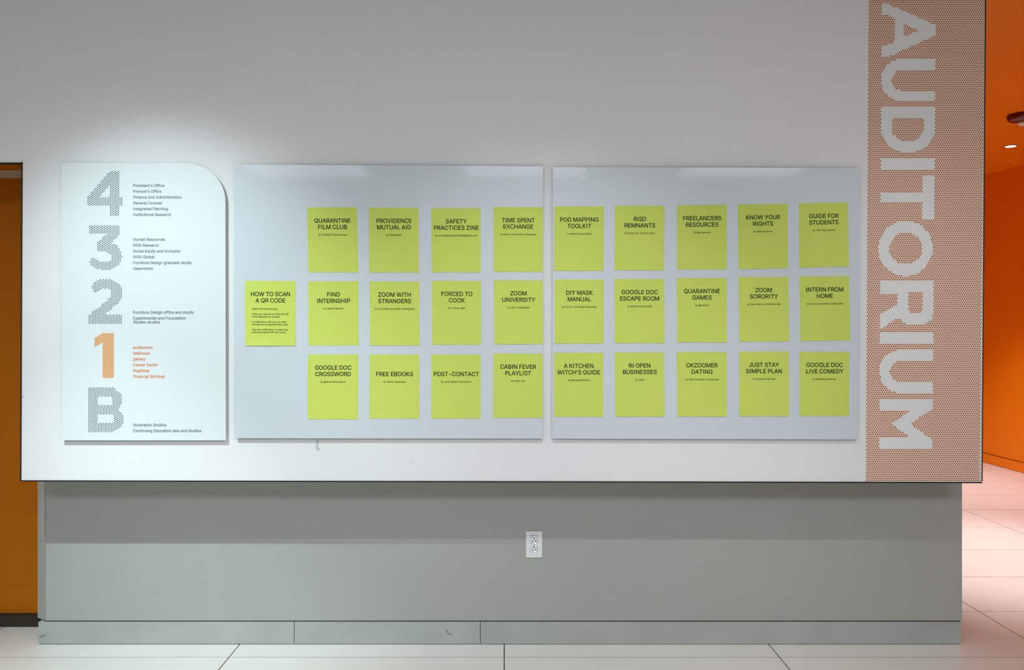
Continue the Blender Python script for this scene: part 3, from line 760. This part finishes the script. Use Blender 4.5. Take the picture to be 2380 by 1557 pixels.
def letter_u(y0):
    # outer bowl towards small x
    o_ = [(175.5, y0)] + ell(98, y0 + 49.8, 49, 49.8, 270, 90)[0:] + [(175.5, y0 + 99.6)]
    o_ = [(175.5, y0), (98, y0)] + [(98 - 49 * math.sin(math.pi * k / 16), y0 + 49.8 - 49.8 * math.cos(math.pi * k / 16)) for k in range(1, 16)] + [(98, y0 + 99.6), (175.5, y0 + 99.6)]
    i_ = [(175.6, y0 + 25.2), (98, y0 + 25.2)] + [(98 - 24.2 * math.sin(math.pi * k / 12), y0 + 49.8 - 24.6 * math.cos(math.pi * k / 12)) for k in range(1, 12)] + [(98, y0 + 74.4), (175.6, y0 + 74.4)]
    return o_ + i_[::-1]


def letter_d(y0):
    y1, ym = y0 + 106, y0 + 50
    o_ = [(50, y0), (176, y0), (176, ym)] + [(113 + 63 * math.cos(math.pi * k / 16), ym + 56 * math.sin(math.pi * k / 16)) for k in range(1, 16)] + [(50, ym)]
    i_ = [(74.5, y0 + 27), (149.3, y0 + 27), (149.3, ym)] + [(111.9 + 37.4 * math.cos(math.pi * k / 12), ym + 30.5 * math.sin(math.pi * k / 12)) for k in range(1, 12)] + [(74.5, ym)]
    return [o_, i_]


LET = [
    ('A', [[(50.5, 8.3), (62, 8.3), (176, 59), (176, 82), (62, 133.6), (50.5, 133.6), (50.5, 104.5), (64, 104.5), (80, 96), (80, 45), (64, 36.3), (50.5, 36.3)],
           [(100, 56), (137.5, 70.6), (100, 85.5)]]),
    ('U', [letter_u(136)]),
    ('D', letter_d(249)),
    ('I', [rect(50.3, 175.2, 368.4, 394.4)]),
    ('T', [[(148.3, 408.5), (174.8, 408.5), (174.8, 508.8), (148.3, 508.8), (148.3, 470.3), (50.5, 470.3), (50.5, 447.2), (148.3, 447.2)]]),
    ('O', [ell(108.8, 577.5, 63.6, 64.2, 0, 360, 40)[:-1], ell(109.4, 577.3, 39.3, 36.8, 0, 360, 32)[:-1]]),
    ('R', [[(50.3, 654.2), (175, 654.2), (175, 727)] + [(143.5 + 31.5 * math.cos(math.pi / 2 * k / 8), 727 + 28.8 * math.sin(math.pi / 2 * k / 8)) for k in range(1, 9)] +
           [(122, 755.8), (104, 750), (92, 738), (54, 763.5), (50.3, 763.5), (50.3, 728), (62, 725), (91, 707), (91, 681), (50.3, 681)],
           [(115.6, 680.5), (149.3, 680.5), (149.3, 722), (142, 727), (124, 727), (115.6, 722)]]),
    ('I', [rect(50, 174.8, 772, 798.6)]),
    ('U', [letter_u(813.2)]),
    ('M', [[(50.3, 927.2), (175, 927.2), (175, 950), (168, 954.5), (122.5, 985.3), (168, 1016.5), (175, 1020), (175, 1044.4), (50.3, 1044.4), (50.3, 1018.6), (125, 1018.6),
            (78.5, 985.3), (125, 952.8), (50.3, 952.8)]]),
]
pitch, rowp = 5.13, 4.443
YF = YW - 0.0005
pf, pd = strip_place(YF), strip_place(YW - 0.0009)
FV, FF, DV, DF = [], [], [], []
LV = [([], []) for _ in LET]
hr = pitch / math.sqrt(3) * 1.005
row = -6
while True:
    y = row * rowp + 1.2
    if y > 1116.5:
        break
    off = 0 if row % 2 else pitch / 2
    for i in range(53):
        x = 20.2 + i * pitch + off
        if x > 287.4:
            continue
        which = None
        if 44 < x < 178:
            for k_, (ch, loops) in enumerate(LET):
                if inside(x, y, loops):
                    which = k_
                    break
        tv, tf = (FV, FF) if which is None else LV[which]
        k = len(tv)
        tv += ngon(x, y, hr, 6, pf, math.pi / 6)
        tf.append(tuple(range(k, k + 6)))
        if which is None:
            k = len(DV)
            DV += ngon(x, y, 1.52, 8, pd)
            DF.append(tuple(range(k, k + 8)))
    row += 1
sg = empty('auditorium_sign', P(2150, 560, YW))
tag(sg, 'tall dotted brown-red wall graphic reading AUDITORIUM down the corner of the white wall', 'sign')
front_facing(link('film', FV, FF, M['film'], sg, P(2150, 560, YF)))  # colour bleed between the dots on bare wall, drawn as pale pink cells
o = front_facing(link('dots', DV, DF, M['fdot'], sg, P(2150, 560, YF)))
o['kind'] = 'stuff'
for (ch, loops), (tv, tf) in zip(LET, LV):
    ys = [p[1] for p in loops[0]]
    o = front_facing(link('letter', tv, tf, M['wall'], sg, P(2105, sum(ys) / len(ys), YF)))
    o['label'] = 'plain grey-white letter ' + ch

# ------------------------------------------------------------------ power outlet
YO = YB - 0.006
pc = P(1241.4, 1265.5, YO)
ot = empty('power_outlet', (pc.x, YB, pc.z))
tag(ot, 'white duplex power outlet on the grey lower wall', 'outlet')
a, b = P(1222.2, 1296.4, YO), P(1260.5, 1234.8, YO)
v, f = box(a.x, b.x, YO, YB, a.z, b.z)
slab('cover_plate', v, f, M['plate'], ot, 0.0025, 3)
for cx, cy in ((1241.4, 1256.6), (1241.0, 1276.6)):
    c = P(cx, cy, YO)
    R_ = 0.0172
    pts = []
    for k in range(32):
        a_ = 2 * math.pi * k / 32
        pts.append((c.x + R_ * math.cos(a_), c.z + max(-0.0142, min(0.0142, R_ * math.sin(a_)))))
    v, f = prism_xz([(c.x + (x - c.x) * 1.07, c.z + (z - c.z) * 1.07) for x, z in pts], YO - 0.0003, YO + 0.001)
    rg = slab('receptacle_gap', v, f, M['scuff'], ot)
    v, f = prism_xz(pts, YO - 0.0016, YO + 0.001)
    rc = slab('receptacle', v, f, M['plate'], ot, 0.0004, 1)
    yy = YO - 0.0019
    q = P(cx, cy - 5.0, YO)
    v, f = disc_y((q.x, q.z), 0.0029, yy, YO, 16)
    slab('ground_hole', v, f, M['slot'], rc)
    q = P(cx - 3.4, cy + 1.1, YO)
    v, f = box(q.x - 0.0014, q.x + 0.0014, yy, YO, q.z - 0.0045, q.z + 0.0045)
    slab('slot', v, f, M['slot'], rc)
    q = P(cx + 3.3, cy + 1.0, YO)
    v, f = join([box(q.x - 0.0014, q.x + 0.0014, yy, YO, q.z - 0.004, q.z + 0.004), box(q.x + 0.0014, q.x + 0.0055, yy, YO, q.z - 0.0014, q.z + 0.0014)])
    slab('slot', v, f, M['slot'], rc)
    q = P(cx + 3.1, cy + 5.0, YO)
    v, f = disc_y((q.x, q.z), 0.0029, yy - 0.0004, YO, 16)
    slab('indicator_light', v, f, M['dot_on'], rc)
q = P(1240.9, 1266.6, YO)
v, f = box(q.x - 0.001, q.x + 0.001, YO - 0.0004, YO + 0.001, q.z - 0.0032, q.z + 0.0032)
slab('seam', v, f, M['scuff'], ot)
parts = []
for x0, x1, dy in ((1232, 1234.4, 0), (1236.2, 1239, 0.2), (1240.4, 1241.6, 0), (1242.2, 1245, 0), (1247, 1249.2, 0.2)):
    a, b = P(x0, 1245.6 + dy, YO), P(x1, 1243.8 - dy, YO)
    parts.append(box(a.x, b.x, YO - 0.0003, YO + 0.001, a.z, b.z))
v, f = join(parts)
slab('printed_code', v, f, M['scuff'], ot)

# ------------------------------------------------------------------ corridor ceiling fittings
def lathe(prof, c, n_=64):
    V, Fc = [], []
    for r_, z_ in prof:
        V += [(c[0] + r_ * math.cos(2 * math.pi * k / n_), c[1] + r_ * math.sin(2 * math.pi * k / n_), z_) for k in range(n_)]
    for i in range(len(prof) - 1):
        for k in range(n_):
            a_, b_ = i * n_ + k, i * n_ + (k + 1) % n_
            Fc.append((a_, b_, b_ + n_, a_ + n_))
    Fc.append(tuple(range(n_ - 1, -1, -1)))
    Fc.append(tuple(range((len(prof) - 1) * n_, len(prof) * n_)))
    return V, Fc


c = (4.52, 7.70)
dl = empty('downlight', (c[0], c[1], TOPZ))
tag(dl, 'small round lit downlight recessed in the orange ceiling', 'light')
v, f = lathe([(0.052, TOPZ), (0.052, TOPZ - 0.003), (0.047, TOPZ - 0.005), (0.044, TOPZ - 0.005)], c)
slab('trim_ring', v, f, M['redge'], dl)
v, f = lathe([(0.044, TOPZ), (0.044, TOPZ - 0.0055)], c)
slab('diffuser', v, f, M['lamp'], dl)

c = (3.936, 6.55)
al = empty('ceiling_alarm', (c[0], c[1], TOPZ))
tag(al, 'glossy dark red round alarm with a clear strobe under the orange ceiling', 'alarm')
v, f = lathe([(0.085, TOPZ), (0.104, TOPZ - 0.004), (0.108, TOPZ - 0.014), (0.104, TOPZ - 0.03), (0.092, TOPZ - 0.046), (0.07, TOPZ - 0.055), (0.04, TOPZ - 0.058)], c)
slab('housing', v, f, M['red'], al)
for p_ in al.children[0].data.polygons:
    p_.use_smooth = len(p_.vertices) == 4
v, f = lathe([(0.034, TOPZ - 0.057), (0.036, TOPZ - 0.066), (0.031, TOPZ - 0.078), (0.018, TOPZ - 0.086), (0.006, TOPZ - 0.088)], c, 28)
o = slab('strobe_lens', v, f, M['lens'], al)
for p_ in o.data.polygons:
    p_.use_smooth = len(p_.vertices) == 4

for o in SC.objects:
    if '_org' in o.keys():
        del o['_org']
